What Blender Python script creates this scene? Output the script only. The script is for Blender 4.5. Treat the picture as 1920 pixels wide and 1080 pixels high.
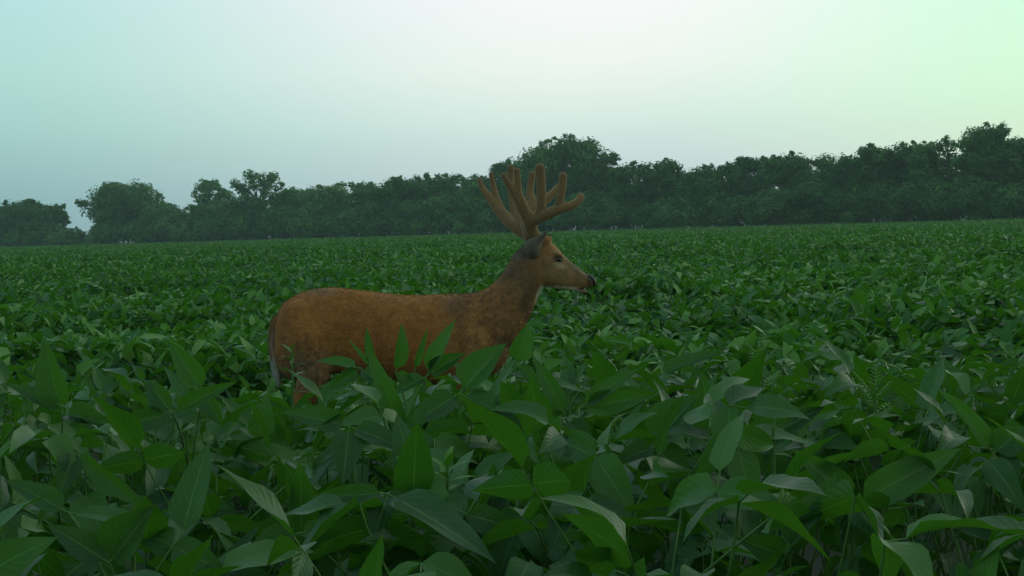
import bpy, bmesh, math, random
import numpy as np
from mathutils import Vector, Matrix

for o in list(bpy.data.objects): bpy.data.objects.remove(o)
S = bpy.context.scene
COL = S.collection
R = math.radians

# ------------------------------------------------------------------ camera
F = 2500.0                      # focal length in pixels of the 1920 wide photograph
CAMZ = 1.25
cam_d = bpy.data.cameras.new('camera'); cam = bpy.data.objects.new('camera', cam_d); COL.objects.link(cam)
cam_d.sensor_width = 36.0; cam_d.lens = 36.0 * F / 1920.0
cam_d.clip_start = 0.05; cam_d.clip_end = 6000
CM = Matrix.Translation((0, 0, CAMZ)) @ Matrix.Rotation(R(90 - 2.5), 4, 'X') @ Matrix.Rotation(R(-1.69), 4, 'Z')
cam.matrix_world = CM
S.camera = cam
CR = np.array(CM.to_3x3())

def at(px, py, Y):
    """world point at world distance Y in front of the camera"""
    d = CR @ np.array([(px - 960) / F, -(py - 540) / F, -1.0])
    return np.array([0, 0, CAMZ]) + d * (Y / d[1])

def proj(P):
    q = (np.asarray(P) - np.array([0, 0, CAMZ])) @ CR
    return 960 + F * q[..., 0] / -q[..., 2], 540 - F * q[..., 1] / -q[..., 2]

# ------------------------------------------------------------------ sky, sun, exposure
S.view_settings.view_transform = 'Standard'; S.view_settings.look = 'None'
S.view_settings.exposure = 0.3; S.view_settings.gamma = 1.0
def lin(c):
    c = c / 255.0
    return c / 12.92 if c <= 0.04045 else ((c + 0.055) / 1.055) ** 2.4
def L3(r, g, b): return (lin(r), lin(g), lin(b), 1)

W = bpy.data.worlds.new('World'); S.world = W; W.use_nodes = True
nt = W.node_tree; nt.nodes.clear()
out = nt.nodes.new('ShaderNodeOutputWorld'); bg = nt.nodes.new('ShaderNodeBackground')
tc = nt.nodes.new('ShaderNodeTexCoord'); sep = nt.nodes.new('ShaderNodeSeparateXYZ')
nt.links.new(tc.outputs['Generated'], sep.inputs[0])
def wramp(stops):
    r = nt.nodes.new('ShaderNodeValToRGB'); e = r.color_ramp.elements
    while len(e) > 1: e.remove(e[-1])
    e[0].position = stops[0][0]; e[0].color = stops[0][1]
    for p, c in stops[1:]:
        k = e.new(p); k.color = c
    r.color_ramp.interpolation = 'EASE' if False else 'LINEAR'
    nt.links.new(sep.outputs['Z'], r.inputs[0]); return r
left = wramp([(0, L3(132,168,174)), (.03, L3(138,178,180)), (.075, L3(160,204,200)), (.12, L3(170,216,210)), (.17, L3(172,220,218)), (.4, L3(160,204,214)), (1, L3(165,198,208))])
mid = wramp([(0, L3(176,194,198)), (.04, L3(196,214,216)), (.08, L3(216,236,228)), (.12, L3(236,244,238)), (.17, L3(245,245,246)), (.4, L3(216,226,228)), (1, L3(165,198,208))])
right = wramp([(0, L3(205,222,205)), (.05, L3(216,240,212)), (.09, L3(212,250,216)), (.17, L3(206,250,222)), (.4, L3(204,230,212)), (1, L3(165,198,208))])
def maprange(a, b):
    m = nt.nodes.new('ShaderNodeMapRange'); m.interpolation_type = 'SMOOTHSTEP'
    m.inputs[1].default_value = a; m.inputs[2].default_value = b
    nt.links.new(sep.outputs['X'], m.inputs[0]); return m
def wmix(f, a, b, blend='MIX'):
    m = nt.nodes.new('ShaderNodeMix'); m.data_type = 'RGBA'; m.blend_type = blend
    if isinstance(f, float): m.inputs[0].default_value = f
    else: nt.links.new(f, m.inputs[0])
    nt.links.new(a, m.inputs[6]); nt.links.new(b, m.inputs[7]); return m.outputs[2]
SUN_EL, SUN_AZ = 7.0, 50.0      # low sun, right of and beyond the deer (azimuth from +Y towards +X)
c1 = wmix(maprange(-.42, .06).outputs[0], left.outputs[0], mid.outputs[0])
c2 = wmix(maprange(.08, .40).outputs[0], c1, right.outputs[0])
sky = nt.nodes.new('ShaderNodeTexSky'); sky.sky_type = 'NISHITA'; sky.sun_disc = False
sky.sun_elevation = R(SUN_EL); sky.sun_rotation = R(SUN_AZ); sky.air_density = 1.5; sky.dust_density = 3
sc = nt.nodes.new('ShaderNodeVectorMath'); sc.operation = 'SCALE'; sc.inputs[3].default_value = 0.05
nt.links.new(sky.outputs[0], sc.inputs[0])
c3 = wmix(0.04, c2, sc.outputs[0])
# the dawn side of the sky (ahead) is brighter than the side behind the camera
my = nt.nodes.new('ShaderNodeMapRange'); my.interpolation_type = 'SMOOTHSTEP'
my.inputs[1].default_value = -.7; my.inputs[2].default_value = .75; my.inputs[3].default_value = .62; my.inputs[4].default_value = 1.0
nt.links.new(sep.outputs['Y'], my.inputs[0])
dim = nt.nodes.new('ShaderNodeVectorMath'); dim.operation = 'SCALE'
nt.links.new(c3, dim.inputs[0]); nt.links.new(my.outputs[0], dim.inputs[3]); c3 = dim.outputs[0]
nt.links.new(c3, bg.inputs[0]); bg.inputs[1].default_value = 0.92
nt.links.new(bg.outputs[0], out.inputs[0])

sd = bpy.data.lights.new('sun', 'SUN'); sd.energy = 0.5; sd.angle = R(30); sd.color = (1.0, .96, .88)
sun = bpy.data.objects.new('sun', sd); COL.objects.link(sun)
sdir = Vector((math.sin(R(SUN_AZ)) * math.cos(R(SUN_EL)), math.cos(R(SUN_AZ)) * math.cos(R(SUN_EL)), math.sin(R(SUN_EL))))
sun.rotation_euler = sdir.to_track_quat('Z', 'Y').to_euler()

# ------------------------------------------------------------------ helpers
def tag(o, label=None, cat=None, group=None, kind=None):
    if label: o['label'] = label
    if cat: o['category'] = cat
    if group: o['group'] = group
    if kind: o['kind'] = kind
    return o
def empty(name, loc, rz=0):
    o = bpy.data.objects.new(name, None); COL.objects.link(o); o.location = loc; o.rotation_euler[2] = rz
    o.empty_display_size = .05
    return o
def np_mesh(name, V, Fq, mat, attrs=None, smooth=True, uv=None):
    """V (n,3); Fq (m,k) ints; attrs {name: (n,) or (n,3)}; uv per vertex (n,2)"""
    me = bpy.data.meshes.new(name)
    n, (m, k) = len(V), Fq.shape
    me.vertices.add(n); me.vertices.foreach_set('co', np.asarray(V, np.float32).ravel())
    me.loops.add(m * k); me.loops.foreach_set('vertex_index', Fq.astype(np.int32).ravel())
    me.polygons.add(m); me.polygons.foreach_set('loop_start', np.arange(0, m * k, k, dtype=np.int32))
    me.polygons.foreach_set('loop_total', np.full(m, k, np.int32))
    me.polygons.foreach_set('use_smooth', np.full(m, smooth))
    me.update(calc_edges=True)
    for a, v in (attrs or {}).items():
        if v.ndim == 1:
            at_ = me.attributes.new(a, 'FLOAT', 'POINT'); at_.data.foreach_set('value', v.astype(np.float32))
        else:
            at_ = me.attributes.new(a, 'FLOAT_COLOR', 'POINT')
            at_.data.foreach_set('color', np.concatenate([v, np.ones((n, 1))], 1).astype(np.float32).ravel())
    if uv is not None:
        u = me.uv_layers.new(name='UVMap'); u.data.foreach_set('uv', uv[Fq.ravel()].astype(np.float32).ravel())
    me.materials.append(mat)
    return me
def mesh_obj(name, me, parent=None):
    o = bpy.data.objects.new(name, me); COL.objects.link(o); o.parent = parent; return o
def unit(a): return a / (np.linalg.norm(a, axis=-1, keepdims=True) + 1e-9)

# ------------------------------------------------------------------ materials
def newmat(name):
    m = bpy.data.materials.new(name); m.use_nodes = True; t = m.node_tree; t.nodes.clear()
    o = t.nodes.new('ShaderNodeOutputMaterial'); p = t.nodes.new('ShaderNodeBsdfPrincipled')
    t.links.new(p.outputs[0], o.inputs[0]); return m, t, p, o
def nmix(t, f, a, b, blend='MIX'):
    m = t.nodes.new('ShaderNodeMix'); m.data_type = 'RGBA'; m.blend_type = blend
    for i, v in ((0, f), (6, a), (7, b)):
        if isinstance(v, (int, float)): m.inputs[i].default_value = v
        elif isinstance(v, tuple): m.inputs[i].default_value = v
        else: t.links.new(v, m.inputs[i])
    return m.outputs[2]
def nmath(t, op, a, b=0.0, c=0.0):
    m = t.nodes.new('ShaderNodeMath'); m.operation = op
    for i, v in enumerate((a, b, c)):
        if isinstance(v, (int, float)): m.inputs[i].default_value = v
        else: t.links.new(v, m.inputs[i])
    return m.outputs[0]
def nramp(t, f, stops):
    r = t.nodes.new('ShaderNodeValToRGB'); e = r.color_ramp.elements
    while len(e) > 1: e.remove(e[-1])
    e[0].position = stops[0][0]; e[0].color = (*stops[0][1], 1)
    for p, c in stops[1:]: e.new(p).color = (*c, 1)
    t.links.new(f, r.inputs[0]); return r.outputs[0]
def noise(t, scale, detail=3, vec=None, rough=.5):
    n = t.nodes.new('ShaderNodeTexNoise'); n.inputs['Scale'].default_value = scale
    n.inputs['Detail'].default_value = detail; n.inputs['Roughness'].default_value = rough
    if vec is not None: t.links.new(vec, n.inputs['Vector'])
    return n.outputs['Fac']
def objcoord(t, scale=(1, 1, 1)):
    c = t.nodes.new('ShaderNodeTexCoord'); m = t.nodes.new('ShaderNodeMapping'); m.inputs['Scale'].default_value = scale
    t.links.new(c.outputs['Object'], m.inputs[0]); return m.outputs[0]
def bump(t, p, h, strength, dist):
    b = t.nodes.new('ShaderNodeBump'); b.inputs['Strength'].default_value = strength; b.inputs['Distance'].default_value = dist
    t.links.new(h, b.inputs['Height']); t.links.new(b.outputs[0], p.inputs['Normal'])
def attr(t, name, out_='Fac'):
    a = t.nodes.new('ShaderNodeAttribute'); a.attribute_name = name; return a.outputs[out_]

def leaf_material(name, stops, veins=True, rough=.45, transl=.27, trcol=(.08, .27, .010, 1), spec=.26):
    m, t, p, o = newmat(name)
    tone = attr(t, 'tone')
    col = nramp(t, tone, stops)
    if veins:
        uvn = t.nodes.new('ShaderNodeUVMap'); s = t.nodes.new('ShaderNodeSeparateXYZ'); t.links.new(uvn.outputs[0], s.inputs[0])
        u, v = s.outputs[0], s.outputs[1]           # u along 0..1, v across 0..1
        av = nmath(t, 'ABSOLUTE', nmath(t, 'SUBTRACT', v, .5))
        mid_ = nmath(t, 'LESS_THAN', av, .022)
        ph = nmath(t, 'FRACT', nmath(t, 'SUBTRACT', nmath(t, 'MULTIPLY', u, 8.0), nmath(t, 'MULTIPLY', av, 5.0)))
        side = nmath(t, 'MULTIPLY', nmath(t, 'LESS_THAN', ph, .10), .35)
        vein = nmath(t, 'MAXIMUM', mid_, side)
        col = nmix(t, nmath(t, 'MULTIPLY', vein, .75), col, (.13, .27, .07, 1))
        nz = noise(t, 45, 3, objcoord(t))
        col = nmix(t, .35, col, nramp(t, nz, [(0.25, (.45, .45, .45)), (.75, (1, 1, 1))]), 'MULTIPLY')
        # leaf surface puckers between the veins
        pk = nmath(t, 'SINE', nmath(t, 'MULTIPLY', ph, math.pi))
        bump(t, p, nmath(t, 'ADD', nmath(t, 'MULTIPLY', pk, .5), nz), .35, .0015)
        geo = t.nodes.new('ShaderNodeNewGeometry')  # paler, felted underside of the leaf
        col = nmix(t, nmath(t, 'MULTIPLY', geo.outputs['Backfacing'], .25), col, (.07, .16, .055, 1))
    t.links.new(col, p.inputs['Base Color']); p.inputs['Roughness'].default_value = rough
    p.inputs['Specular IOR Level'].default_value = spec
    tr = t.nodes.new('ShaderNodeBsdfTranslucent'); tr.inputs[0].default_value = trcol
    mx = t.nodes.new('ShaderNodeMixShader'); mx.inputs[0].default_value = transl
    t.links.new(p.outputs[0], mx.inputs[1]); t.links.new(tr.outputs[0], mx.inputs[2]); t.links.new(mx.outputs[0], o.inputs[0])
    return m
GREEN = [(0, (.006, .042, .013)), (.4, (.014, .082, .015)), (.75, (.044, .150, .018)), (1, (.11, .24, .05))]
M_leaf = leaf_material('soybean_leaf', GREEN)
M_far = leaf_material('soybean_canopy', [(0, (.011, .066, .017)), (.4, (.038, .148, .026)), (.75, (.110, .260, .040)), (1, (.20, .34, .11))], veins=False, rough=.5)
M_weed = leaf_material('weed_leaf', [(0, (.05, .15, .02)), (1, (.10, .25, .03))], veins=False)
M_tree = leaf_material('tree_leaf', [(0, (.018, .085, .014)), (.5, (.055, .185, .026)), (1, (.13, .31, .045))], veins=False, rough=.6, transl=.25, trcol=(.05, .14, .02, 1))
def simple(name, c1, c2, scale, rough=.8, b=.3, bd=.01, vs=(1, 1, 1)):
    m, t, p, o = newmat(name); n = noise(t, scale, 4, objcoord(t, vs))
    t.links.new(nramp(t, n, [(.3, c1), (.7, c2)]), p.inputs['Base Color']); p.inputs['Roughness'].default_value = rough
    bump(t, p, n, b, bd); return m
M_stem = simple('green_stem', (.04, .13, .02), (.09, .20, .035), 30, .7)
M_bark = simple('bark', (.05, .045, .035), (.14, .12, .10), 3, .9, .6, .05, (1, 1, .3))
M_soil = simple('soil', (.012, .018, .008), (.03, .035, .018), 1.2, .95, .5, .05)

# ------------------------------------------------------------------ ground
def ground():
    n = 60
    e = np.concatenate([-np.geomspace(3000, 2, n), [0], np.geomspace(2, 3000, n)])
    X, Y = np.meshgrid(e, e + 0); Z = 0.02 * np.sin(X * 1.3) * np.cos(Y * 1.1) * (np.abs(X) < 40) * (np.abs(Y) < 60)
    V = np.stack([X.ravel(), Y.ravel(), Z.ravel()], 1); w = len(e)
    i, j = np.meshgrid(np.arange(w - 1), np.arange(w - 1), indexing='ij'); a = (i * w + j).ravel()
    me = np_mesh('ground', V, np.stack([a, a + 1, a + w + 1, a + w], 1), M_soil)
    tag(mesh_obj('ground', me), 'dark soil ground under the soybean field', None, kind='structure')
ground()

# ------------------------------------------------------------------ leaves
def leaf_mesh(B, D, N, L, Wd, curl, fold, nu=8, nv=4, rng=None, wave=.0):
    """vectorised leaflets. B base, D direction, N upper normal, L length, Wd full width. returns V, faces, uv"""
    n = len(B); D = unit(D); Sd = unit(np.cross(D, N)); N = np.cross(Sd, D)
    t = np.linspace(0, 1, nu + 1); s = np.linspace(-1, 1, nv + 1)
    prof = t ** .44 * (1 - t) ** 1.08; prof = prof / prof.max(); prof[0] = .03; prof[-1] = 0.0
    T, Sx = np.meshgrid(t, s, indexing='ij'); P_ = np.repeat(prof[:, None], nv + 1, 1)
    T, Sx, P_ = T.ravel(), Sx.ravel(), P_.ravel()
    L_, W_, c_, f_ = L[:, None], Wd[:, None], curl[:, None], fold[:, None]
    # bend the midrib along an arc of total angle c_
    cc = np.where(np.abs(c_) < 1e-3, 1e-3, c_)
    al = np.sin(cc * T) / cc * L_; dn = -(1 - np.cos(cc * T)) / cc * L_
    half = W_ * .5 * P_
    ac = half * Sx * np.cos(f_); up = half * np.abs(Sx) * np.sin(f_)
    if wave:
        ph = rng.uniform(0, 6.28, (n, 1)); up = up + wave * L_ * np.sin(T * 9 + ph + Sx * 2) * np.abs(Sx) * P_
    V = B[:, None] + al[..., None] * D[:, None] + ac[..., None] * Sd[:, None] + (dn + up)[..., None] * N[:, None]
    k = (nu + 1) * (nv + 1)
    i, j = np.meshgrid(np.arange(nu), np.arange(nv), indexing='ij'); a = (i * (nv + 1) + j).ravel()
    fq = np.stack([a, a + nv + 1, a + nv + 2, a + 1], 1)
    Fa = (fq[None] + (np.arange(n) * k)[:, None, None]).reshape(-1, 4)
    uv = np.tile(np.stack([T, Sx * .5 + .5], 1), (n, 1))
    return V.reshape(-1, 3), Fa, uv, k

def tube(path, rad, sides=6):
    """path (n,3) rad (n,) -> verts, quads"""
    P = np.asarray(path, float); r = np.asarray(rad, float)
    T = unit(np.gradient(P, axis=0)); ref = np.array([0.13, .97, .2]) if abs(T[0][1]) < .9 else np.array([1., 0, 0])
    A = unit(np.cross(T, ref)); B = np.cross(T, A); th = np.linspace(0, 2 * np.pi, sides, endpoint=False)
    V = (P[:, None] + r[:, None, None] * (np.cos(th)[None, :, None] * A[:, None] + np.sin(th)[None, :, None] * B[:, None])).reshape(-1, 3)
    n = len(P); i, j = np.meshgrid(np.arange(n - 1), np.arange(sides), indexing='ij')
    a = (i * sides + j).ravel(); b = (i * sides + (j + 1) % sides).ravel()
    return V, np.stack([a, b, b + sides, a + sides], 1)
class Acc:
    def __init__(s): s.V = []; s.F = []; s.n = 0; s.A = []; s.U = []
    def add(s, V, Fq, tone=None, uv=None):
        s.V.append(V); s.F.append(Fq + s.n); s.n += len(V)
        s.A.append(np.zeros(len(V)) if tone is None else tone); s.U.append(np.zeros((len(V), 2)) if uv is None else uv)
    def mesh(s, name, mat, smooth=True):
        return np_mesh(name, np.concatenate(s.V), np.concatenate(s.F), mat, {'tone': np.concatenate(s.A)}, smooth, np.concatenate(s.U))
def bez(a, b, c, n=6):
    t = np.linspace(0, 1, n)[:, None]; return (1 - t) ** 2 * a + 2 * t * (1 - t) * b + t ** 2 * c

def soy_plant(rng, h, spread=.2, n=9, leaf=.102):
    """one soybean plant around the origin, canopy top at about h"""
    lf, st = Acc(), Acc()
    lean = rng.normal(0, .04, 2); top = np.array([lean[0], lean[1], h * .86])
    stem = bez(np.zeros(3), np.array([0, 0, h * .45]), top, 8); v, f = tube(stem, np.linspace(.0045, .002, 8), 5); st.add(v, f)
    B, D, N, L, Wd, C, Fo, To = [], [], [], [], [], [], [], []
    az = rng.uniform(0, 6.28)
    for i in range(n):
        fr = .22 + .78 * ((i + .5) / n) ** .8; az += 2.4 + rng.normal(0, .3)
        p0 = top * fr; out_ = np.array([math.cos(az), math.sin(az), 0])
        r_ = spread * rng.uniform(.5, 1.1) * (1.15 - .45 * fr)
        p2 = p0 + out_ * r_ + np.array([0, 0, (h - p0[2]) * rng.uniform(.35, .9) + rng.uniform(-.02, .03)])
        p1 = (p0 + p2) / 2 + out_ * .03 + np.array([0, 0, .03])
        v, f = tube(bez(p0, p1, p2), np.linspace(.0019, .0012, 6), 4); st.add(v, f)
        pit = rng.choice([rng.uniform(.5, 1.25), rng.uniform(-.5, .3), rng.uniform(-1.2, -.5)], p=[.46, .32, .22])
        d = out_ * math.cos(pit) + np.array([0, 0, math.sin(pit)])
        nn = unit(np.array([0, 0, 1.]) * math.cos(pit) - out_ * math.sin(pit) + rng.normal(0, .25, 3))
        if pit > .6: nn = unit(nn + rng.normal(0, .5, 3))
        s = np.cross(d, nn); tone = rng.beta(1.4, 1.7)
        p3 = p2 + d * .022; v, f = tube(np.stack([p2, (p2 + p3) / 2, p3]), [.0012, .0011, .001], 4); st.add(v, f)
        for q, (bb, dd) in enumerate(((p3, d), (p2, d * .25 + s), (p2, d * .25 - s))):
            dd = dd + rng.normal(0, .15, 3) + (np.array([0, 0, -.25]) if q else 0)
            l = leaf * rng.uniform(.75, 1.15) * (1 if q == 0 else .9)
            B.append(bb); D.append(dd); N.append(nn + rng.normal(0, .15, 3)); L.append(l); Wd.append(l * rng.uniform(.38, .54))
            C.append(rng.uniform(.1, 1.1)); Fo.append(rng.uniform(.1, .6)); To.append(np.clip(tone + rng.normal(0, .1), 0, 1))
    A_ = [np.array(x) for x in (B, D, N, L, Wd, C, Fo)]
    V, Fq, uv, k = leaf_mesh(*A_, nu=8, nv=4, rng=rng, wave=.035)
    lf.add(V, Fq, np.repeat(To, k), uv)
    return lf, st

def deer_foot(x, y):            # true where the deer stands
    return (-1.45 < x < .25) and (5.2 < y < 6.5)
def canopy_limit(px):
    return np.interp(px, [0, 420, 460, 640, 680, 930, 1000, 1300, 1920], [666, 672, 728, 722, 690, 684, 670, 658, 662])
def canopy_top(x, y):
    nat = np.interp(y, [0, 1.6, 3.0, 4.2, 7], [.93, .99, 1.0, .70, .66])
    return nat

# ---- near plants: individual things
rng = np.random.default_rng(7)
variants = []; LV = []
for i in range(12):
    h = .95; lf, st = soy_plant(rng, h, .19, int(rng.integers(12, 16)))
    zs = .97 / np.percentile(np.concatenate(lf.V)[:, 2], 99.7)
    for arr in lf.V + st.V: arr[:, 2] *= zs
    LV.append(np.concatenate(lf.V)); variants.append((lf.mesh('soybean_foliage', M_leaf), st.mesh('soybean_stem', M_stem)))
def put_plant(fm, sm, loc, rz, sc_, label, group):
    e = empty('soybean_plant', loc, rz); e.scale = sc_ if hasattr(sc_, '__len__') else (sc_,) * 3
    tag(e, label, 'plant', group)
    mesh_obj('foliage', fm, e); mesh_obj('stem', sm, e); return e
near_spots = []
ys = 1.25
while ys < 6.1:
    step = .23 if ys < 3.4 else .33
    w = .42 * ys + .25
    for x in np.arange(-w, w, step):
        near_spots.append((x + rng.uniform(-.09, .09), ys + rng.uniform(-.09, .09)))
    ys += step
count = 0
for (x, y) in near_spots:
    px, _ = proj(np.array([x, y, .8]))
    lim = float(canopy_limit(px)) + rng.uniform(-22, 26)
    lim += 45 * float(np.clip((2.5 - y) / .9, 0, 1))      # the nearest plants stay a little lower
    ztop = at(float(px), lim, y)[2]
    h = min(canopy_top(x, y) + rng.normal(0, .035), ztop)
    if deer_foot(x, y): h = min(h, .50)
    h = max(h, .42); s = h / .97
    vi = int(rng.integers(12)); fm, sm = variants[vi]
    k = .5 + .5 * s; rz = rng.uniform(0, 6.28)
    # no plant may grow up over the buck's tail and rump
    q = LV[vi][::3] * [k, k, s]; q = np.stack([q[:, 0] * math.cos(rz) - q[:, 1] * math.sin(rz) + x, q[:, 0] * math.sin(rz) + q[:, 1] * math.cos(rz) + y, q[:, 2]], 1)
    qx, qy = proj(q)
    if y < 6 and ((qx > 495) & (qx < 600) & (qy > 560) & (qy < 676)).any(): continue
    front = y < 3.4
    put_plant(fm, sm, (x, y, 0), rz, (k, k, s),
              'leafy green soybean plant in the dense foreground canopy' if front else 'green soybean plant in the crop around the standing buck',
              'soybean plants crowding the foreground' if front else 'soybean plants around the buck')
    count += 1
print('near plants', count)

# ---- the large leaves one can pick out: plants of their own
def hero(label, d, root, trios, seed, tall=None):
    """root px x of the stem foot; trios: (node px, node py, d, [(tipx, tipy, width px, dtip, tone, basepx or None)])"""
    r = np.random.default_rng(seed)
    lf, st = Acc(), Acc()
    base = at(root, 900, d); base[2] = 0
    topn = min(t[1] for t in trios)
    crown = at(root, topn + 75, d)
    sp = bez(base, base + np.array([0, 0, crown[2] * .5]), crown, 8); v, f = tube(sp - base, np.linspace(.005, .0025, 8), 6); st.add(v, f)
    B, D, N, L, Wd, C, Fo, To = [], [], [], [], [], [], [], []
    for (nx, ny, nd, leaves) in trios:
        p2 = at(nx, ny, nd); fr = r.uniform(.7, .95); p0 = base + (crown - base) * fr
        v, f = tube(bez(p0, (p0 + p2) / 2 + np.array([0, 0, .03]), p2) - base, np.linspace(.0024, .0015, 6), 5); st.add(v, f)
        for lv in leaves:
            tx, ty, wpx, dt, tone = lv[:5]
            tip = at(tx, ty, nd + dt); dirv = tip - p2; ln = np.linalg.norm(dirv)
            gap = min(.012, ln * .1); b = p2 + dirv / ln * gap
            v, f = tube(np.stack([p2, (p2 + b) / 2, b + dirv / ln * .004]) - base, [.0015, .0013, .0012], 4); st.add(v, f)
            view = unit(np.array([0, 0, CAMZ]) - p2); tilt = lv[5] if len(lv) > 5 else r.uniform(-.1, .9)
            nn = unit(view + np.array([0, 0, tilt]) + r.normal(0, .28, 3))
            B.append(b - base); D.append(dirv); N.append(nn); cl = r.uniform(.15, .6); L.append((ln - gap) * 1.03)
            fo = r.uniform(.3, .75); Wd.append(wpx * nd / F / math.cos(fo)); C.append(cl * .7); Fo.append(fo); To.append(tone)
            # start the arc raised so that the curled tip still ends where it should
            D[-1] = unit(dirv) + unit(nn) * cl * .35
    V, Fq, uv, k = leaf_mesh(*[np.array(x) for x in (B, D, N, L, Wd, C, Fo)], nu=12, nv=6, rng=r, wave=.02)
    lf.add(V, Fq, np.repeat(To, k), uv)
    e = empty('soybean_plant', base); tag(e, label, 'plant', 'soybean plants with large single leaves')
    mesh_obj('foliage', lf.mesh('soybean_foliage', M_leaf), e); mesh_obj('stem', st.mesh('soybean_stem', M_stem), e)

hero('soybean plant with a broad three-part leaf fanned out below the buck\'s chest', 2.1, 868,
     [(861, 738, 2.1, [(948, 645, 62, .03, .55), (762, 802, 50, -.05, .25), (978, 796, 48, -.05, .2)]),
      (958, 818, 2.05, [(990, 885, 62, -.04, .1), (930, 745, 40, .02, .3)])], 1)
hero('soybean plant whose middle leaflet hangs straight down, lower left of the buck', 2.0, 660,
     [(655, 800, 2.0, [(528, 772, 46, -.02, .3), (642, 908, 60, -.06, .2), (772, 850, 46, -.03, .15)]),
      (782, 811, 2.0, [(902, 828, 46, 0, .75), (800, 745, 26, .02, .5)])], 2)
hero('soybean plant with two long narrow leaves standing upright against the buck\'s belly', 2.4, 745,
     [(757, 820, 2.3, [(684, 640, 38, .0, .7), (800, 700, 30, .0, .5)]),
      (697, 690, 2.55, [(687, 612, 17, .0, .45), (652, 636, 9, .0, .9)])], 3)
hero('soybean plant with tall pointed pale green leaves overlapping the buck\'s flank', 2.7, 775,
     [(742, 700, 2.7, [(753, 606, 30, .0, .8), (775, 712, 20, 0, .6)]),
      (777, 697, 2.75, [(801, 616, 14, .0, .75)]),
      (800, 705, 2.7, [(851, 600, 34, 0, .85), (872, 662, 36, 0, .1), (733, 745, 35, 0, .3)])], 4)
hero('soybean plant with one flat bright leaf pointing left below the buck\'s haunch', 2.5, 690,
     [(676, 690, 2.5, [(594, 676, 28, 0, .75), (615, 730, 30, -.02, .3), (730, 735, 36, -.02, .2)])], 5)
hero('soybean plant with an upright light green leaf touching the buck\'s brisket', 2.7, 975,
     [(966, 682, 2.7, [(990, 606, 46, 0, .8, 0.), (1015, 745, 30, 0, .3)])], 6)
hero('soybean plant with a long dark leaf leaning left, right of the buck\'s chest', 2.2, 1075,
     [(1062, 785, 2.2, [(1000, 668, 36, .0, .4), (1108, 850, 50, -.04, .1), (985, 800, 40, -.03, .2)]),
      (1087, 765, 2.25, [(1222, 742, 48, 0, .75), (1200, 690, 34, .0, .5)])], 7)
hero('soybean plant with the largest leaf, drooping toward the bottom centre', 1.6, 720,
     [(728, 926, 1.6, [(584, 932, 40, 0, .25), (925, 1050, 84, -.12, .35), (700, 1010, 60, -.05, .1)]),
      (560, 1000, 1.6, [(640, 990, 40, 0, .7), (455, 1045, 60, -.03, .3)])], 8)
hero('soybean plant with a heart-shaped bluish leaf above a drooping one, right of centre', 2.0, 1240,
     [(1228, 838, 2.0, [(1311, 740, 80, 0, .3), (1302, 912, 66, -.05, .15), (1150, 870, 44, -.02, .2)])], 9)
hero('soybean plant with a dark leaf standing straight up beside a wide dark one', 2.05, 1370,
     [(1338, 832, 2.05, [(1317, 698, 58, 0, .15), (1405, 905, 50, -.03, .2)]),
      (1396, 842, 2.0, [(1543, 765, 66, 0, .1), (1440, 895, 40, -.03, .2)])], 10)
hero('soybean plant with a broad leaf reaching right on a bare pale stalk, lower right', 1.65, 1592,
     [(1603, 945, 1.65, [(1800, 841, 70, 0, .6), (1488, 843, 56, 0, .6), (1660, 1020, 60, -.04, .2)])], 11)
hero('soybean plant with a tall dark folded leaf near the lower right corner', 1.5, 1500,
     [(1480, 1045, 1.5, [(1567, 888, 66, 0, .05), (1385, 1010, 60, -.02, .2)])], 12)
hero('soybean plant with a bluish curved leaf arching right, far right of the nose', 2.6, 1240,
     [(1235, 704, 2.6, [(1358, 660, 34, 0, .15), (1190, 755, 30, -.02, .3)])], 13)
hero('soybean plant with the tall broad leaf standing at the left edge', 2.2, 110,
     [(118, 775, 2.2, [(84, 636, 60, 0, .6), (10, 720, 40, 0, .4), (210, 800, 46, -.03, .2)])], 14)
hero('soybean plant with a bright leaf leaning left over the field, left of the buck', 2.4, 350,
     [(382, 735, 2.4, [(318, 640, 46, 0, .75), (420, 800, 40, -.02, .3)]),
      (322, 775, 2.3, [(442, 716, 34, 0, .6), (278, 712, 46, .03, .2), (200, 805, 44, -.02, .3)])], 15)
hero('soybean plant with a wide bright leaf at the bottom left corner', 1.5, 250,
     [(205, 1056, 1.5, [(287, 950, 90, 0, .6), (90, 985, 60, 0, .1)]),
      (130, 962, 1.6, [(290, 985, 46, -.03, .6), (10, 900, 50, 0, .3)])], 16)
hero('soybean plant with a long arching leaf sweeping down to the right, lower left', 1.75, 200,
     [(140, 842, 1.75, [(282, 962, 38, -.05, .7), (15, 835, 30, 0, .5), (110, 930, 50, -.04, .2)])], 17)
hero('soybean plant with a pale upturned leaf by the bright patch right of the chest', 3.0, 1040,
     [(1018, 694, 3.0, [(1060, 675, 22, 0, 1.), (1000, 720, 24, 0, .4)]),
      (1105, 712, 3.0, [(1170, 700, 24, 0, .2)])], 18)
hero('soybean plant with a yellow-green leaf pointing up left, right edge of the foreground', 1.9, 1850,
     [(1862, 850, 1.9, [(1762, 728, 40, 0, .8), (1925, 800, 60, 0, .4), (1900, 930, 60, -.04, .2)])], 19)

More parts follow.
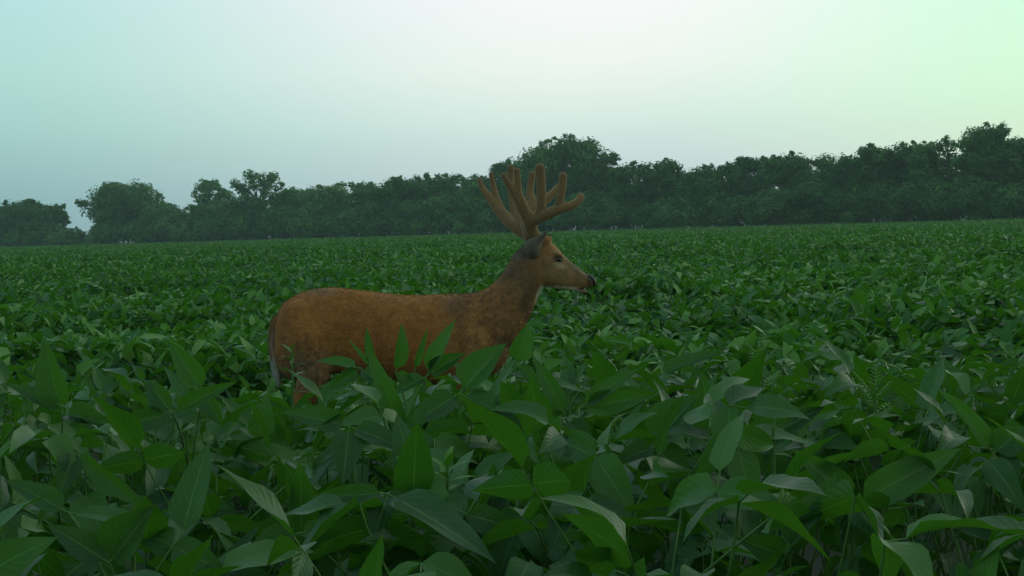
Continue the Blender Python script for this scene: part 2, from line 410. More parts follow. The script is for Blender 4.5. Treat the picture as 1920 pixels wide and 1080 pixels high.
# ---- weeds
def weed(label, px, py0, py1, d, n, l0, seed, fern=False):
    r = np.random.default_rng(seed); base = at(px, py0, d); base[2] = 0; top = at(px, py1, d) - base; low = at(px, py0, d) - base
    lf, st = Acc(), Acc(); v, f = tube(np.stack([np.zeros(3), low * .5, low, (low + top) / 2, top]), [.004, .0035, .003, .0022, .0012], 6); st.add(v, f)
    B, D, N, L, Wd, C, Fo, To = [], [], [], [], [], [], [], []
    for i in range(n):
        fr = (i + .5) / n; p = low + (top - low) * (fr ** .8); az = i * 2.4; el = .15 + .9 * fr
        o_ = np.array([math.cos(az), math.sin(az), 0]); dd = o_ * math.cos(el) + np.array([0, 0, math.sin(el)])
        l = l0 * (1.15 - .55 * fr) * r.uniform(.8, 1.15)
        if fern:
            rp = np.stack([p, p + dd * l * .5, p + dd * l]); v, f = tube(rp, [.0012, .001, .0006], 4); st.add(v, f)
            sd_ = unit(np.cross(dd, [0, 0, 1.]))
            for q in range(6):
                for s_ in (-1, 1):
                    B.append(p + dd * l * (.15 + .8 * q / 6)); D.append(dd * .8 + s_ * sd_ + np.array([0, 0, .15])); N.append(np.array([0, 0, 1.]) - dd * .3)
                    L.append(l * .38 * (1 - q / 9)); Wd.append(l * .07); C.append(.3); Fo.append(.2); To.append(r.uniform(.2, .9))
        else:
            B.append(p); D.append(dd); N.append(np.array([0, 0, 1.]) * math.cos(el) - o_ * math.sin(el) + r.normal(0, .2, 3)); L.append(l); Wd.append(l * .27)
            C.append(r.uniform(.4, 1.)); Fo.append(.25); To.append(r.uniform(.3, 1))
    V, Fq, uv, k = leaf_mesh(*[np.array(x) for x in (B, D, N, L, Wd, C, Fo)], nu=8, nv=2, rng=r)
    lf.add(V, Fq, np.repeat(To, k), uv)
    e = empty('weed', base); tag(e, label, 'weed')
    mesh_obj('foliage', lf.mesh('weed_foliage', M_weed), e); mesh_obj('stem', st.mesh('weed_stem', M_weed if False else M_stem), e)
weed('slender narrow-leaved weed standing in front of the buck\'s rump', 548, 745, 652, 2.8, 11, .05, 3)
weed('small bright weed with narrow leaves rising from the dark gap below the buck', 838, 955, 868, 1.75, 12, .055, 4)
weed('feathery yellow-green weed among soybeans right of the buck', 1430, 770, 660, 2.5, 12, .075, 5, True)
weed('feathery yellow-green weed nearest the right edge of the field', 1642, 830, 728, 2.2, 12, .075, 6, True)
weed('thin bright stalk with small leaves beside the wide dark leaf', 1450, 870, 762, 1.85, 5, .03, 8)

# ---- the rest of the crop: one mass
def hnoise(x, y, sc, seed):
    r = np.random.default_rng(seed); g = r.random((64, 64)); u, v = (x / sc) % 64, (y / sc) % 64
    i, j = u.astype(int), v.astype(int); a, b = u - i, v - j; a = a * a * (3 - 2 * a); b = b * b * (3 - 2 * b)
    G = lambda p, q: g[p % 64, q % 64]
    return G(i, j) * (1 - a) * (1 - b) + G(i + 1, j) * a * (1 - b) + G(i, j + 1) * (1 - a) * b + G(i + 1, j + 1) * a * b
def tree_dist(px): return np.interp(px, [-400, 0, 1920, 2400], [350, 330, 185, 170])
def far_crop():
    r = np.random.default_rng(21); Vs, Fs, As, n0 = [], [], [], 0
    bands = [(5.8, 13, 720, 1.2, 4, 2), (13, 30, 370, 1.3, 3, 2), (30, 70, 100, 1.8, 1, 2), (70, 150, 24, 2.7, 1, 2), (150, 345, 6.5, 4.2, 1, 2)]
    for (y0, y1, dens, ks, nu, nv) in bands:
        area = .42 * (y1 ** 2 - y0 ** 2); n = int(area * dens)
        y = np.sqrt(r.uniform(y0 ** 2, y1 ** 2, n)); x = r.uniform(-1, 1, n) * (.42 * y + .4)
        px, _ = proj(np.stack([x, y, np.full(n, .6)], 1))
        keep = y < tree_dist(px) - 1; x, y = x[keep], y[keep]; n = len(x)
        # rows drilled 0.38 m apart at a slight slant, plus uneven growth
        row = (y + .12 * x + .12 * hnoise(x, y, 1.5, 5)) / .76
        rowf = np.cos(row * 2 * np.pi)
        patch = hnoise(x, y, .55, 1) * .5 + hnoise(x, y, 1.9, 2) * .5 + .2 * (hnoise(x, y, 9., 3) - .5)
        top = .50 + .20 * patch + .19 * (hnoise(x / 2.6, y, 1.5, 31) - .4) * (y < 90) + .04 * rowf * (y < 60) + .03 * r.standard_normal(n) + (hnoise(x, y, 30., 9) - .5) * .06
        hole = np.clip((hnoise(x, y, .9, 11) - .68) / .1, 0, 1); top = top - hole * .16 + (r.random(n) < .05) * .07
        m = (x > -1.45) & (x < .3) & (y < 6.6); top[m] = np.minimum(top[m], .5)
        depth = r.beta(1, 2.2, n) * (.28 if y0 < 30 else .12)
        z = top - depth
        az = r.uniform(0, 2 * np.pi, n); pit = np.where(r.random(n) < .56, r.uniform(.4, 1.35, n), r.uniform(-.7, .4, n))
        D = np.stack([np.cos(az) * np.cos(pit), np.sin(az) * np.cos(pit), np.sin(pit)], 1)
        N = np.stack([-np.cos(az) * np.sin(pit), -np.sin(az) * np.sin(pit), np.cos(pit)], 1) + r.normal(0, .4, (n, 3))
        L = r.uniform(.08, .14, n) * ks; Wd = L * r.uniform(.34, .52, n)
        B = np.stack([x, y, z], 1) - D * L[:, None] * .5
        if nu == 1:      # folded rhombus
            Dn = unit(D); Sd = unit(np.cross(Dn, N)); Nn = np.cross(Sd, Dn)
            a = B; b = B + Dn * (L * .42)[:, None] + Sd * (Wd * .5)[:, None] + Nn * (Wd * .12)[:, None]
            c = B + Dn * L[:, None]; d = B + Dn * (L * .42)[:, None] - Sd * (Wd * .5)[:, None] + Nn * (Wd * .12)[:, None]
            V = np.stack([a, b, c, d], 1).reshape(-1, 3); i = np.arange(n) * 4; Fq = np.stack([i, i + 1, i + 2, i + 3], 1); k = 4
        else:
            V, Fq, uv, k = leaf_mesh(B, D, N, L, Wd, r.uniform(.1, .9, n), r.uniform(.1, .6, n), nu=nu + 1, nv=2)
        tone = np.clip(r.beta(1.6, 2.0, n) + .3 * (hnoise(x, y, 3., 4) - .5) + .2 * (hnoise(x, y, .7, 14) - .5), 0, 1)
        tone = np.where(r.random(n) < .02, 1.0, tone)
        Vs.append(V); Fs.append(Fq + n0); As.append(np.repeat(tone, k)); n0 += len(V)
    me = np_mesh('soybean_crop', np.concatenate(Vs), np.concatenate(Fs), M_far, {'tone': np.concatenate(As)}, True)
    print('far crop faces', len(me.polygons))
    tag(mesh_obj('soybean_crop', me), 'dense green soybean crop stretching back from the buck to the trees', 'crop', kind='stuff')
far_crop()

# ------------------------------------------------------------------ trees
def crown_mesh(r, w, h, z0, style, leaf, dens, ):
    tt = r.normal(.46, .11)
    """leaf faces on many lobes inside an uneven envelope: half width w, top h, crown bottom z0"""
    lobes = []
    H = h - z0; nl = {'round': 46, 'airy': 52, 'bush': 22}[style]
    mult = {'round': (.18, .33), 'airy': (.11, .19), 'bush': (.26, .44)}[style]
    lobes.append((0, 0, h - H * .11, H * .11))
    for i in range(nl):
        t = r.beta(1.5, 1.1) if style != 'airy' else r.beta(1.3, 1.1)
        env = math.sqrt(max(0, 1 - ((t - .45) / .66) ** 2)) * w
        a = r.uniform(0, 2 * math.pi); q = math.sqrt(r.uniform(.12, 1)) * env * .92; rad = r.uniform(*mult) * min(w * 1.3, H)
        lobes.append((math.cos(a) * q, math.sin(a) * q, z0 + rad * .5 + t * (H - rad * 1.15), rad))
    # small sprays that roughen the outline
    for i in range({'round': 70, 'airy': 60, 'bush': 26}[style]):
        bx, by, bz, br = lobes[r.integers(len(lobes))]; d = unit(r.normal(0, 1, 3) + np.array([0, 0, .5]))
        p = np.array([bx, by, bz]) + d * br * r.uniform(.85, 1.25); rs = r.uniform(.05, .10) * min(w * 1.4, H)
        lobes.append((p[0], p[1], min(p[2], h + H * .02 - rs * .4), rs))
    dens = dens * (.55 if style == 'airy' else 1)
    V, T = [], []
    for (cx, cy, cz, rad) in lobes:
        n = int(dens * rad ** 2 / leaf ** 2 * 17) + 12
        d = unit(r.normal(0, 1, (n, 3))); rr = rad * r.uniform(.35, 1.15, n) ** .7 * (1 + .25 * np.sin(d[:, 0] * 5 + cx) * np.sin(d[:, 2] * 6 + cy))
        c = np.array([cx, cy, cz]) + d * rr[:, None] * np.array([1, 1, .78])
        s = leaf * r.uniform(.5, 1.3, n)[:, None]
        nn = unit(d * [1, 1, 1.2] + r.normal(0, .38, (n, 3)) + [0, 0, .25]); u = unit(np.cross(nn, r.normal(0, 1, (n, 3)))); v = np.cross(nn, u)
        V.append(np.stack([c - u * s * .6, c + v * s * .35, c + u * s * .6, c - v * s * .35], 1).reshape(-1, 3))
        T.append(np.repeat(np.clip(r.normal(tt, .17, n) + r.normal(0, .13), 0, 1), 4))
    V = np.concatenate(V); T = np.concatenate(T); i = np.arange(len(V) // 4) * 4
    return V, np.stack([i, i + 1, i + 2, i + 3], 1), T, lobes
def tree(label, cx, top, hw, style='round', dd=0, seed=0, group='trees of the wood edge', bottom=None, cat='tree', bare=False, name='tree', dens=1.0):
    r = np.random.default_rng(seed); D = float(tree_dist(cx)) + dd
    base = at(cx, 430, D); base[2] = 0; tp = at(cx, top, D); h = tp[2]; w = hw * D / F
    z0 = h * {'round': .16, 'airy': .30, 'bush': .02}[style] if bottom is None else h * bottom
    leaf = .46 * D / 250
    V, Fq, T, lobes = crown_mesh(r, w, h, z0, style, leaf, dens)
    e = empty(name, base); tag(e, label, cat, group)
    mesh_obj('crown', np_mesh('crown', V, Fq, M_tree, {'tone': T}, False), e)
    a = Acc(); tr = max(.12, h * .022); trunk_top = np.array([0, 0, h * .7])
    tp_ = bez(np.zeros(3), np.array([r.normal(0, .03) * h, 0, h * .4]), trunk_top, 8); v, f = tube(tp_, np.linspace(tr, tr * .3, 8), 8); a.add(v, f)
    for lb in lobes[1: (22 if style != 'bush' else 8)]:
        fr = r.uniform(.3, .95); p0 = tp_[int(fr * 7)]; p2 = np.array(lb[:3]); p1 = (p0 + p2) / 2 + np.array([0, 0, .06 * h])
        v, f = tube(bez(p0, p1, p2), np.linspace(tr * .4, tr * .1, 6), 5); a.add(v, f)
    if bare:   # dead limb arching out of the crown
        p0 = np.array([w * .2, 0, h * .72]); p2 = np.array([w * 1.0, -1, h * .80]); v, f = tube(bez(p0, np.array([w * .6, 0, h * .92]), p2, 10), np.linspace(tr * .35, tr * .08, 10), 5); a.add(v, f)
    mesh_obj('trunk', a.mesh('trunk', M_bark), e)

TREES = [
 (40, 378, 55, 'round', 'broad low tree cut by the left edge of the view'),
 (92, 384, 28, 'round', 'rounded tree left of the open gap in the treeline'),
 (240, 344, 58, 'round', 'wide umbrella-shaped tree right of the open gap at left'),
 (312, 384, 40, 'round', 'short tree between the umbrella-shaped tree and the loose-crowned ones'),
 (395, 338, 40, 'airy', 'loose ragged tree left of the tallest left-hand crown'),
 (483, 318, 46, 'airy', 'tall open-crowned tree with a bare arching limb at left'),
 (440, 372, 60, 'round', 'dense tree filling in below the open-crowned pair at left'),
 (556, 352, 42, 'round', 'dome-shaped tree just right of the bare arching limb'),
 (612, 345, 46, 'round', 'round-headed tree above and behind the buck\'s rump'),
 (696, 344, 42, 'round', 'tree right of the small dip in the treeline over the buck\'s back'),
 (742, 334, 40, 'round', 'pointed tree rising over the middle of the buck\'s back'),
 (795, 332, 44, 'round', 'second tree left of the antlers above the buck\'s withers'),
 (848, 326, 44, 'round', 'tree standing just left of the antler tips'),
 (905, 326, 40, 'round', 'tree directly behind the rear antler points'),
 (955, 300, 38, 'round', 'tree stepping up toward the tall central crown'),
 (1020, 268, 55, 'round', 'left half of the tall central crown behind the antlers'),
 (1084, 256, 50, 'round', 'tallest central tree, right behind the forward antler points'),
 (1138, 283, 30, 'airy', 'tufted tree on the right shoulder of the central crown'),
 (1188, 306, 40, 'round', 'lower tree right of the central crown with sky holes at its base'),
 (1254, 297, 33, 'round', 'flat-topped small tree poking up right of the central dip'),
 (1322, 312, 42, 'round', 'lowest tree of the right half of the treeline'),
 (1366, 306, 32, 'round', 'narrow tree stepping up left of the bright slit'),
 (1405, 294, 32, 'round', 'tree just left of the bright vertical slit in the wood'),
 (1472, 285, 38, 'round', 'tree just right of the bright vertical slit in the wood'),
 (1532, 289, 46, 'round', 'broad even-topped tree in the middle of the right half'),
 (1592, 291, 44, 'round', 'even-topped tree where the right treeline starts to climb'),
 (1642, 272, 36, 'round', 'climbing tree left of the rounded tall pair at right'),
 (1690, 263, 42, 'round', 'rounded tall tree left of the highest right-hand crown'),
 (1738, 268, 34, 'round', 'tree in the notch beside the highest right-hand crown'),
 (1786, 256, 34, 'airy', 'left lobe tree leaning on the highest right-hand crown'),
 (1846, 233, 46, 'round', 'highest tree of the whole treeline, near the right edge'),
 (1902, 256, 44, 'round', 'tall tree cut by the right edge of the view'),
]
for i, (cx, top, hw, style, lab) in enumerate(TREES):
    tree(lab, cx, top, hw * 1.2, style, dd=(i * 7 % 5) * 1.5, seed=100 + i, bare=(i == 5))
for i, cx in enumerate([-60, 1985]):
    tree('tree of the wood just beyond the edge of the view', cx, 380 if cx < 0 else 262, 60, 'round', seed=200 + i)
# undergrowth: young trees and shrubs along the front and filling behind
r_ = random.Random(4); k = 0
x = -20.0
while x < 1960:
    topb = float(np.interp(x, [0, 110, 150, 185, 600, 1000, 1500, 1920], [415, 420, 444, 418, 392, 372, 350, 338])) + r_.uniform(-14, 18)
    if not (195 < x < 235 or 1180 < x < 1215):
        tree('bushy young tree in the shaded row under the tall crowns', x, topb, r_.uniform(30, 46), 'bush', dd=-5 + r_.uniform(0, 3), seed=300 + k,
             group='undergrowth along the wood edge', cat='shrub', name='shrub')
        k += 1
    x += r_.uniform(24, 36)
x = 0.0
while x < 1960:
    sil = float(np.interp(x, [c[0] for c in TREES], [c[1] for c in TREES]))
    if not (85 < x < 195 or 1422 < x < 1445 or 650 < x < 668 ):
        tree('dark tree of the second row, seen between the front crowns', x, sil + r_.uniform(26, 48), r_.uniform(34, 48), 'round', dd=16 + r_.uniform(0, 8), seed=500 + k,
             group='second row of trees in the wood', bottom=.05, dens=.7)
        k += 1
    x += r_.uniform(44, 60)

# ------------------------------------------------------------------ the buck
DY = 6.0; PX = DY / F           # metres per pixel at the buck
def catmull(P, n):
    P = np.asarray(P, float); P = np.vstack([2 * P[0] - P[1], P, 2 * P[-1] - P[-2]]); o = []
    for i in range(1, len(P) - 2):
        for t in np.linspace(0, 1, n, endpoint=False):
            a, b, c, d = P[i - 1:i + 3]; o.append(.5 * (2 * b + (c - a) * t + (2 * a - 5 * b + 4 * c - d) * t * t + (3 * b - a - 3 * c + d) * t ** 3))
    o.append(P[-2]); return np.array(o)
def loft(acc, st, off=0., sub=5, seg=28, power=1.0):
    """st: (backx, backy, frontx, fronty, halfwidth px)"""
    s = catmull(st, sub); V = []
    th = np.linspace(0, 2 * np.pi, seg, endpoint=False)
    for bx, by, fx, fy, hw in s:
        hw = max(hw, 1.5); cx, cy = (bx + fx) / 2, (by + fy) / 2
        for a in th:
            ca, sa = math.cos(a), math.sin(a)
            ca = math.copysign(abs(ca) ** power, ca); sa = math.copysign(abs(sa) ** power, sa)
            V.append(at(cx + (bx - cx) * ca, cy + (by - cy) * ca, DY + off * PX + hw * PX * sa))
    V = np.array(V); n = len(s)
    i, j = np.meshgrid(np.arange(n - 1), np.arange(seg), indexing='ij'); a = (i * seg + j).ravel(); b = (i * seg + (j + 1) % seg).ravel()
    acc.append((V, [tuple(q) for q in np.stack([a, b, b + seg, a + seg], 1)] + [tuple(range(seg))[::-1], tuple(range((n - 1) * seg, n * seg))]))
def chain(acc, pts, sub=5, seg=16, flat=1.0):
    """pts: (px, py, depth px, radius px) rounded tube"""
    s = catmull(pts, sub); C = np.array([at(p[0], p[1], DY + p[2] * PX) for p in s]); rr = np.maximum(s[:, 3], .8) * PX
    T = unit(np.gradient(C, axis=0))
    def caps(c, t, r_0, sgn):
        return [(c + sgn * t * r_0 * math.sin(a), r_0 * math.cos(a)) for a in (.5, .95, 1.3)]
    rings = [(c, q, t) for (c, q), t in [(x, T[0]) for x in caps(C[0], T[0], rr[0], -1)][::-1]] + [(C[i], rr[i], T[i]) for i in range(len(C))] + \
            [(c, q, T[-1]) for c, q in caps(C[-1], T[-1], rr[-1], 1)]
    P = np.array([c for c, q, t in rings]); Q = np.array([q for c, q, t in rings]); TT = np.array([t for c, q, t in rings])
    ref = np.array([0., 1., 0.]); A = unit(np.cross(TT, ref)); B = np.cross(TT, A); th = np.linspace(0, 2 * np.pi, seg, endpoint=False)
    V = (P[:, None] + Q[:, None, None] * (np.cos(th)[None, :, None] * A[:, None] + flat * np.sin(th)[None, :, None] * B[:, None])).reshape(-1, 3)
    n = len(P); i, j = np.meshgrid(np.arange(n - 1), np.arange(seg), indexing='ij'); a = (i * seg + j).ravel(); b = (i * seg + (j + 1) % seg).ravel()
    acc.append((V, [tuple(q) for q in np.stack([a, b, b + seg, a + seg], 1)] + [tuple(range(seg))[::-1], tuple(range((n - 1) * seg, n * seg))]))
def fuse(acc, name, voxel, smooth, mat, origin, colour=None):
    bm = bmesh.new()
    for V, Fs in acc:
        vs = [bm.verts.new(v - origin) for v in V]
        for f in Fs:
            try: bm.faces.new([vs[i] for i in f])
            except ValueError: pass
    bmesh.ops.recalc_face_normals(bm, faces=bm.faces)
    me = bpy.data.meshes.new(name + '_cage'); bm.to_mesh(me); bm.free()
    o = bpy.data.objects.new(name + '_cage', me); COL.objects.link(o)
    m = o.modifiers.new('r', 'REMESH'); m.mode = 'VOXEL'; m.voxel_size = voxel; m.use_smooth_shade = True
    s = o.modifiers.new('s', 'SMOOTH'); s.factor = .5; s.iterations = smooth
    dg = bpy.context.evaluated_depsgraph_get(); dg.update()
    res = bpy.data.meshes.new_from_object(o.evaluated_get(dg)); res.name = name
    bpy.data.objects.remove(o); bpy.data.meshes.remove(me)
    res.materials.clear(); res.materials.append(mat)
    n = len(res.vertices); co = np.empty(n * 3, np.float32); res.vertices.foreach_get('co', co); co = co.reshape(-1, 3)
    if colour is not None:
        c = colour(co + origin); a = res.attributes.new('fur', 'FLOAT_COLOR', 'POINT')
        a.data.foreach_set('color', np.concatenate([c, np.ones((n, 1))], 1).astype(np.float32).ravel())
    for p in res.polygons: p.use_smooth = True
    return res

def fur_material(name, grain=260, mott=1.0, sheen=.35):
    m, t, p, o = newmat(name); col = attr(t, 'fur', 'Color')
    oc = objcoord(t, (.35, 1, 1)); fine = noise(t, grain, 4, oc, .7)
    strand = noise(t, grain * .7, 3, objcoord(t, (.18, 1, .9)), .6)
    med = noise(t, 22, 4, objcoord(t), .65); big = noise(t, 6, 3, objcoord(t))
    c = nmix(t, .7, col, nramp(t, fine, [(.25, (.35, .35, .35)), (.75, (1.25, 1.2, 1.15))]), 'MULTIPLY')
    c = nmix(t, .45 * mott, c, nramp(t, med, [(.36, (.35, .38, .42)), (.55, (1.1, 1.08, 1.05))]), 'MULTIPLY')
    c = nmix(t, .35 * mott, c, nramp(t, big, [(.3, (.6, .6, .6)), (.7, (1.2, 1.2, 1.15))]), 'MULTIPLY')
    t.links.new(c, p.inputs['Base Color']); p.inputs['Roughness'].default_value = .85; p.inputs['Specular IOR Level'].default_value = .15
    p.inputs['Sheen Weight'].default_value = sheen; p.inputs['Sheen Roughness'].default_value = .45; p.inputs['Sheen Tint'].default_value = (.9, .75, .55, 1)
    bump(t, p, nmath(t, 'ADD', nmath(t, 'ADD', fine, strand), nmath(t, 'MULTIPLY', med, .8)), .55, .004); return m
M_fur = fur_material('deer_fur')
M_velvet = fur_material('velvet', 320, .35, .9)
def plain(name, c, rough, spec=.5):
    m, t, p, o = newmat(name); n = noise(t, 60, 3, objcoord(t)); t.links.new(nramp(t, n, [(.3, tuple(x * .7 for x in c)), (.7, c)]), p.inputs['Base Color'])
    p.inputs['Roughness'].default_value = rough; p.inputs['Specular IOR Level'].default_value = spec; return m
M_eye = plain('eye_dark', (.004, .003, .003), .06, .6); M_nose = plain('wet_nose', (.008, .007, .008), .5, .3); M_hoof = plain('hoof', (.02, .018, .015), .5)

def ell(px, py, cx, cy, rx, ry, soft=.35, ang=0):
    a = R(ang); dx, dy = px - cx, py - cy; x_ = dx * math.cos(a) + dy * math.sin(a); y_ = -dx * math.sin(a) + dy * math.cos(a)
    d = np.sqrt((x_ / rx) ** 2 + (y_ / ry) ** 2); return np.clip((1 + soft - d) / (2 * soft), 0, 1)
def body_colour(P):
    px, py = proj(P); rgb = np.tile(np.array([.245, .090, .022]), (len(P), 1))
    def put(mask, c, k=1.0):
        nonlocal rgb
        mask = (mask * k)[:, None]; rgb = rgb * (1 - mask) + np.array(c) * mask
    put(np.clip((px - 800) / 150, 0, 1), (.175, .085, .030), .85)
    put(ell(px, py, 600, 645, 55, 70, .6), (.26, .105, .026), .7)
    put(ell(px, py, 870, 640, 45, 60, .5), (.27, .12, .035), .7)
    put(ell(px, py, 575, 695, 50, 35, .5), (.15, .095, .060), .75)
    # moulting, mottled coat: dark flecks on neck, shoulder and lower haunch, pale flecks between them
    reg = np.clip(ell(px, py, 935, 600, 70, 90, .6) + ell(px, py, 575, 690, 55, 50, .6) + .25, 0, 1)
    for q, (sx, sy) in enumerate(((9, 12), (5, 8), (3, 6))):
        nn_ = hnoise(px + 40 * q, py + 2 * np.sin(px * .1), 1.0 * sx, 60 + q) * .6 + hnoise(px * 1.3, py * .6, .6 * sx, 70 + q) * .4
        put(np.clip((nn_ - .56) * 5, 0, 1) * reg, (.045, .030, .021), .42)
        put(np.clip((.40 - nn_) * 5, 0, 1) * reg, (.30, .15, .05), .4)
    put(ell(px, py, 600, 546, 30, 8, .6), (.13, .08, .06), .5)
    put(ell(px, py, 855, 570, 24, 18, .7), (.075, .055, .045), .45)
    put(ell(px, py, 955, 500, 30, 22, .5, -60), (.085, .060, .040), .6)
    put(ell(px, py, 985, 525, 20, 30, .5, 20), (.085, .060, .038), .5)
    put(ell(px, py, 985, 470, 24, 18, .5), (.075, .065, .055), .8)
    put(ell(px, py, 988, 562, 10, 26, .5, 18), (.05, .028, .018), .6)
    put(ell(px, py, 942, 640, 20, 14, .5), (.07, .04, .025), .5)
    put(ell(px, py, 1060, 508, 50, 36, .4, 28), (.21, .120, .050), .85)
    put(ell(px, py, 1045, 465, 26, 10, .5, 35), (.24, .11, .035), .7)
    put(ell(px, py, 1076, 500, 34, 7, .5, 40), (.10, .065, .042), .7)
    put(ell(px, py, 1046, 486, 10, 8, .3), (.05, .035, .025), .8)
    put(ell(px, py, 1050, 499, 11, 5, .4, 20), (.28, .21, .13), .7)
    put(ell(px, py, 1052, 541, 34, 4.5, .4, 3), (.42, .36, .25), .85)
    put(ell(px, py, 1012, 556, 6, 18, .4, 14), (.50, .48, .36), .95)
    put(ell(px, py, 1099, 547, 12, 4, .3, -5), (.16, .115, .07), .9)
    put(ell(px, py, 1096, 541, 16, 2.6, .4, -4), (.015, .010, .008), .95)
    put(ell(px, py, 1107, 524, 8, 12, .35), (.02, .016, .015), .8)
    return np.clip(rgb * np.array([1.85, 2.0, 2.25]), 0, .75)

base = at(740, 900, DY); base[2] = 0
buck = empty('deer', base); tag(buck, 'reddish brown whitetail buck with large velvet antlers standing side-on in the crop', 'deer')
acc = []
loft(acc, [(513, 628, 513, 660, 8), (518, 594, 519, 688, 30), (530, 572, 531, 706, 44), (550, 556, 552, 712, 53), (580, 544, 582, 710, 58), (620, 539, 622, 702, 57),
           (655, 542, 657, 700, 54), (700, 547, 702, 706, 62), (740, 552, 742, 713, 70), (780, 554, 782, 718, 69), (820, 552, 822, 721, 65), (860, 551, 862, 720, 58),
           (892, 556, 896, 714, 50), (918, 572, 924, 702, 42), (938, 596, 944, 684, 30), (950, 620, 954, 662, 14)], power=.9)
loft(acc, [(835, 572, 880, 690, 40), (868, 552, 930, 672, 46), (896, 547, 957, 652, 43), (921, 535, 976, 627, 39), (939, 516, 991, 598, 35), (953, 494, 1003, 571, 31),
           (967, 474, 1012, 549, 28), (983, 459, 1023, 539, 27), (1001, 451, 1033, 540, 27), (1020, 450, 1043, 541, 27), (1040, 459, 1056, 541.5, 24), (1056, 477, 1068, 541.5, 18.5),
           (1071, 491, 1080, 541, 14.5), (1087, 505, 1091, 540, 12.5), (1100, 514, 1103, 538.5, 11.5), (1109, 519.5, 1110, 538, 10), (1115, 525, 1115, 535, 6)], seg=28)
loft(acc, [(1040, 532, 1040, 542, 12), (1062, 535, 1062, 543, 9), (1085, 541, 1083, 547, 7), (1096, 543.2, 1096, 550, 7), (1103, 543.5, 1103, 548.5, 4)], sub=4, seg=16)
chain(acc, [(1036, 478, -20, 6), (1046, 477, -21, 5), (1054, 482, -18, 3.5)]); chain(acc, [(1036, 478, 20, 6), (1046, 477, 21, 5), (1054, 482, 18, 3.5)])    # brow ridges
chain(acc, [(1026, 466, -10, 9), (1024, 452, -11, 9)]); chain(acc, [(1024, 466, 12, 9), (1028, 449, 12, 8)])   # pedicles
for s_ in (-1, 1):
    chain(acc, [(562, 592, s_ * 30, 31), (576, 640, s_ * 37, 38), (590, 690, s_ * 36, 32), (572, 745, s_ * 30, 22), (552, 790, s_ * 31, 13), (536, 815, s_ * 31, 11.5), (540, 850, s_ * 31, 8.5), (548, 905, s_ * 31, 8), (552, 935, s_ * 31, 9)])
    chain(acc, [(856, 578, s_ * 40, 16), (878, 620, s_ * 44, 25), (892, 658, s_ * 43, 29), (880, 705, s_ * 36, 26), (878, 745, s_ * 26, 17), (884, 800, s_ * 25, 11), (884, 830, s_ * 25, 11.5), (882, 890, s_ * 25, 7.5), (887, 935, s_ * 25, 9)])
mesh_obj('body', fuse(acc, 'deer_body', .0065, 5, M_fur, base, body_colour), buck)
for s_ in (-1, 1):
    for hx, z_ in ((555, 31), (890, 25)):
        h_ = []; loft(h_, [(hx - 12, 938, hx - 10, 954, 8), (hx, 934, hx, 957, 11), (hx + 12, 944, hx + 11, 957, 9), (hx + 19, 952, hx + 18, 957, 4)], off=s_ * z_, sub=3, seg=12)
        mesh_obj('hoof', fuse(h_, 'hoof', .006, 2, M_hoof, base), buck)
def pelt(name, o, n, length, width, seed, flow, mat, stand=.35):
    """short hairs lying along the coat, as one mesh under the thing"""
    r = np.random.default_rng(seed); me = o.data; me.calc_loop_triangles()
    nt_ = len(me.loop_triangles); tri = np.empty(nt_ * 3, np.int32); me.loop_triangles.foreach_get('vertices', tri); tri = tri.reshape(-1, 3)
    nv = len(me.vertices); co = np.empty(nv * 3, np.float32); me.vertices.foreach_get('co', co); co = co.reshape(-1, 3)
    cl = np.empty(nv * 4, np.float32); me.attributes['fur'].data.foreach_get('color', cl); cl = cl.reshape(-1, 4)[:, :3]
    a, b, c = co[tri[:, 0]], co[tri[:, 1]], co[tri[:, 2]]; cr = np.cross(b - a, c - a); ar = np.linalg.norm(cr, axis=1); nrm = unit(cr)
    k_ = r.choice(nt_, n, p=ar / ar.sum()); u = r.random((n, 1)); v = r.random((n, 1)); f_ = (u + v) > 1; u = np.where(f_, 1 - u, u); v = np.where(f_, 1 - v, v)
    P = a[k_] + u * (b - a)[k_] + v * (c - a)[k_]; N = nrm[k_]; Cc = cl[tri[k_, 0]]
    D = flow(P + base, n, r); D = unit(D - (D * N).sum(1)[:, None] * N); D = unit(D + N * stand * r.uniform(.4, 1.4, (n, 1)) + r.normal(0, .16, (n, 3)))
    S_ = unit(np.cross(D, N + r.normal(0, .3, (n, 3)))); Ln = length(P + base) * r.uniform(.6, 1.2, n); w_ = width
    P = P - N * .001; M1 = P + D * (Ln * .5)[:, None]
    V = np.stack([P - S_ * w_ / 2, P + S_ * w_ / 2, M1 + S_ * w_ * .4, P + D * Ln[:, None] - N * (Ln * .12)[:, None], M1 - S_ * w_ * .4], 1).reshape(-1, 3)
    i = np.arange(n) * 5; Fq = np.stack([i, i + 1, i + 2, i + 3, i + 4], 1)
    px, py = proj(P + base); cl_ = np.sin(px * .31 + 3 * np.sin(py * .13)) * np.sin(py * .23 + 2 * np.sin(px * .11))
    g = r.lognormal(0, .28, (n, 1)) * (1 + .12 * cl_[:, None]); Cc = np.clip(Cc * g, 0, .8)
    mesh_obj(name, np_mesh(name, V, Fq, mat, {'fur': np.repeat(Cc, 5, 0)}, True), o)
def body_flow(P, n, r):
    px, py = proj(P); t_ = np.clip((px - 860) / 80, 0, 1)[:, None]
    d = np.tile([-1., 0, -.35], (n, 1)) * (1 - t_) + np.tile([-.6, 0, -1.], (n, 1)) * t_
    hd = np.clip((px - 1015) / 20, 0, 1)[:, None]; return d * (1 - hd) + np.tile([-1., 0, .45], (n, 1)) * hd
def body_len(P):
    px, py = proj(P); return np.where(px > 1015, .0045, np.where(px > 860, .013, .011)) * np.where(px > 1085, .4, 1)
M_hair = None
mh, th_, ph_, oh_ = newmat('deer_hair'); th_.links.new(attr(th_, 'fur', 'Color'), ph_.inputs['Base Color'])
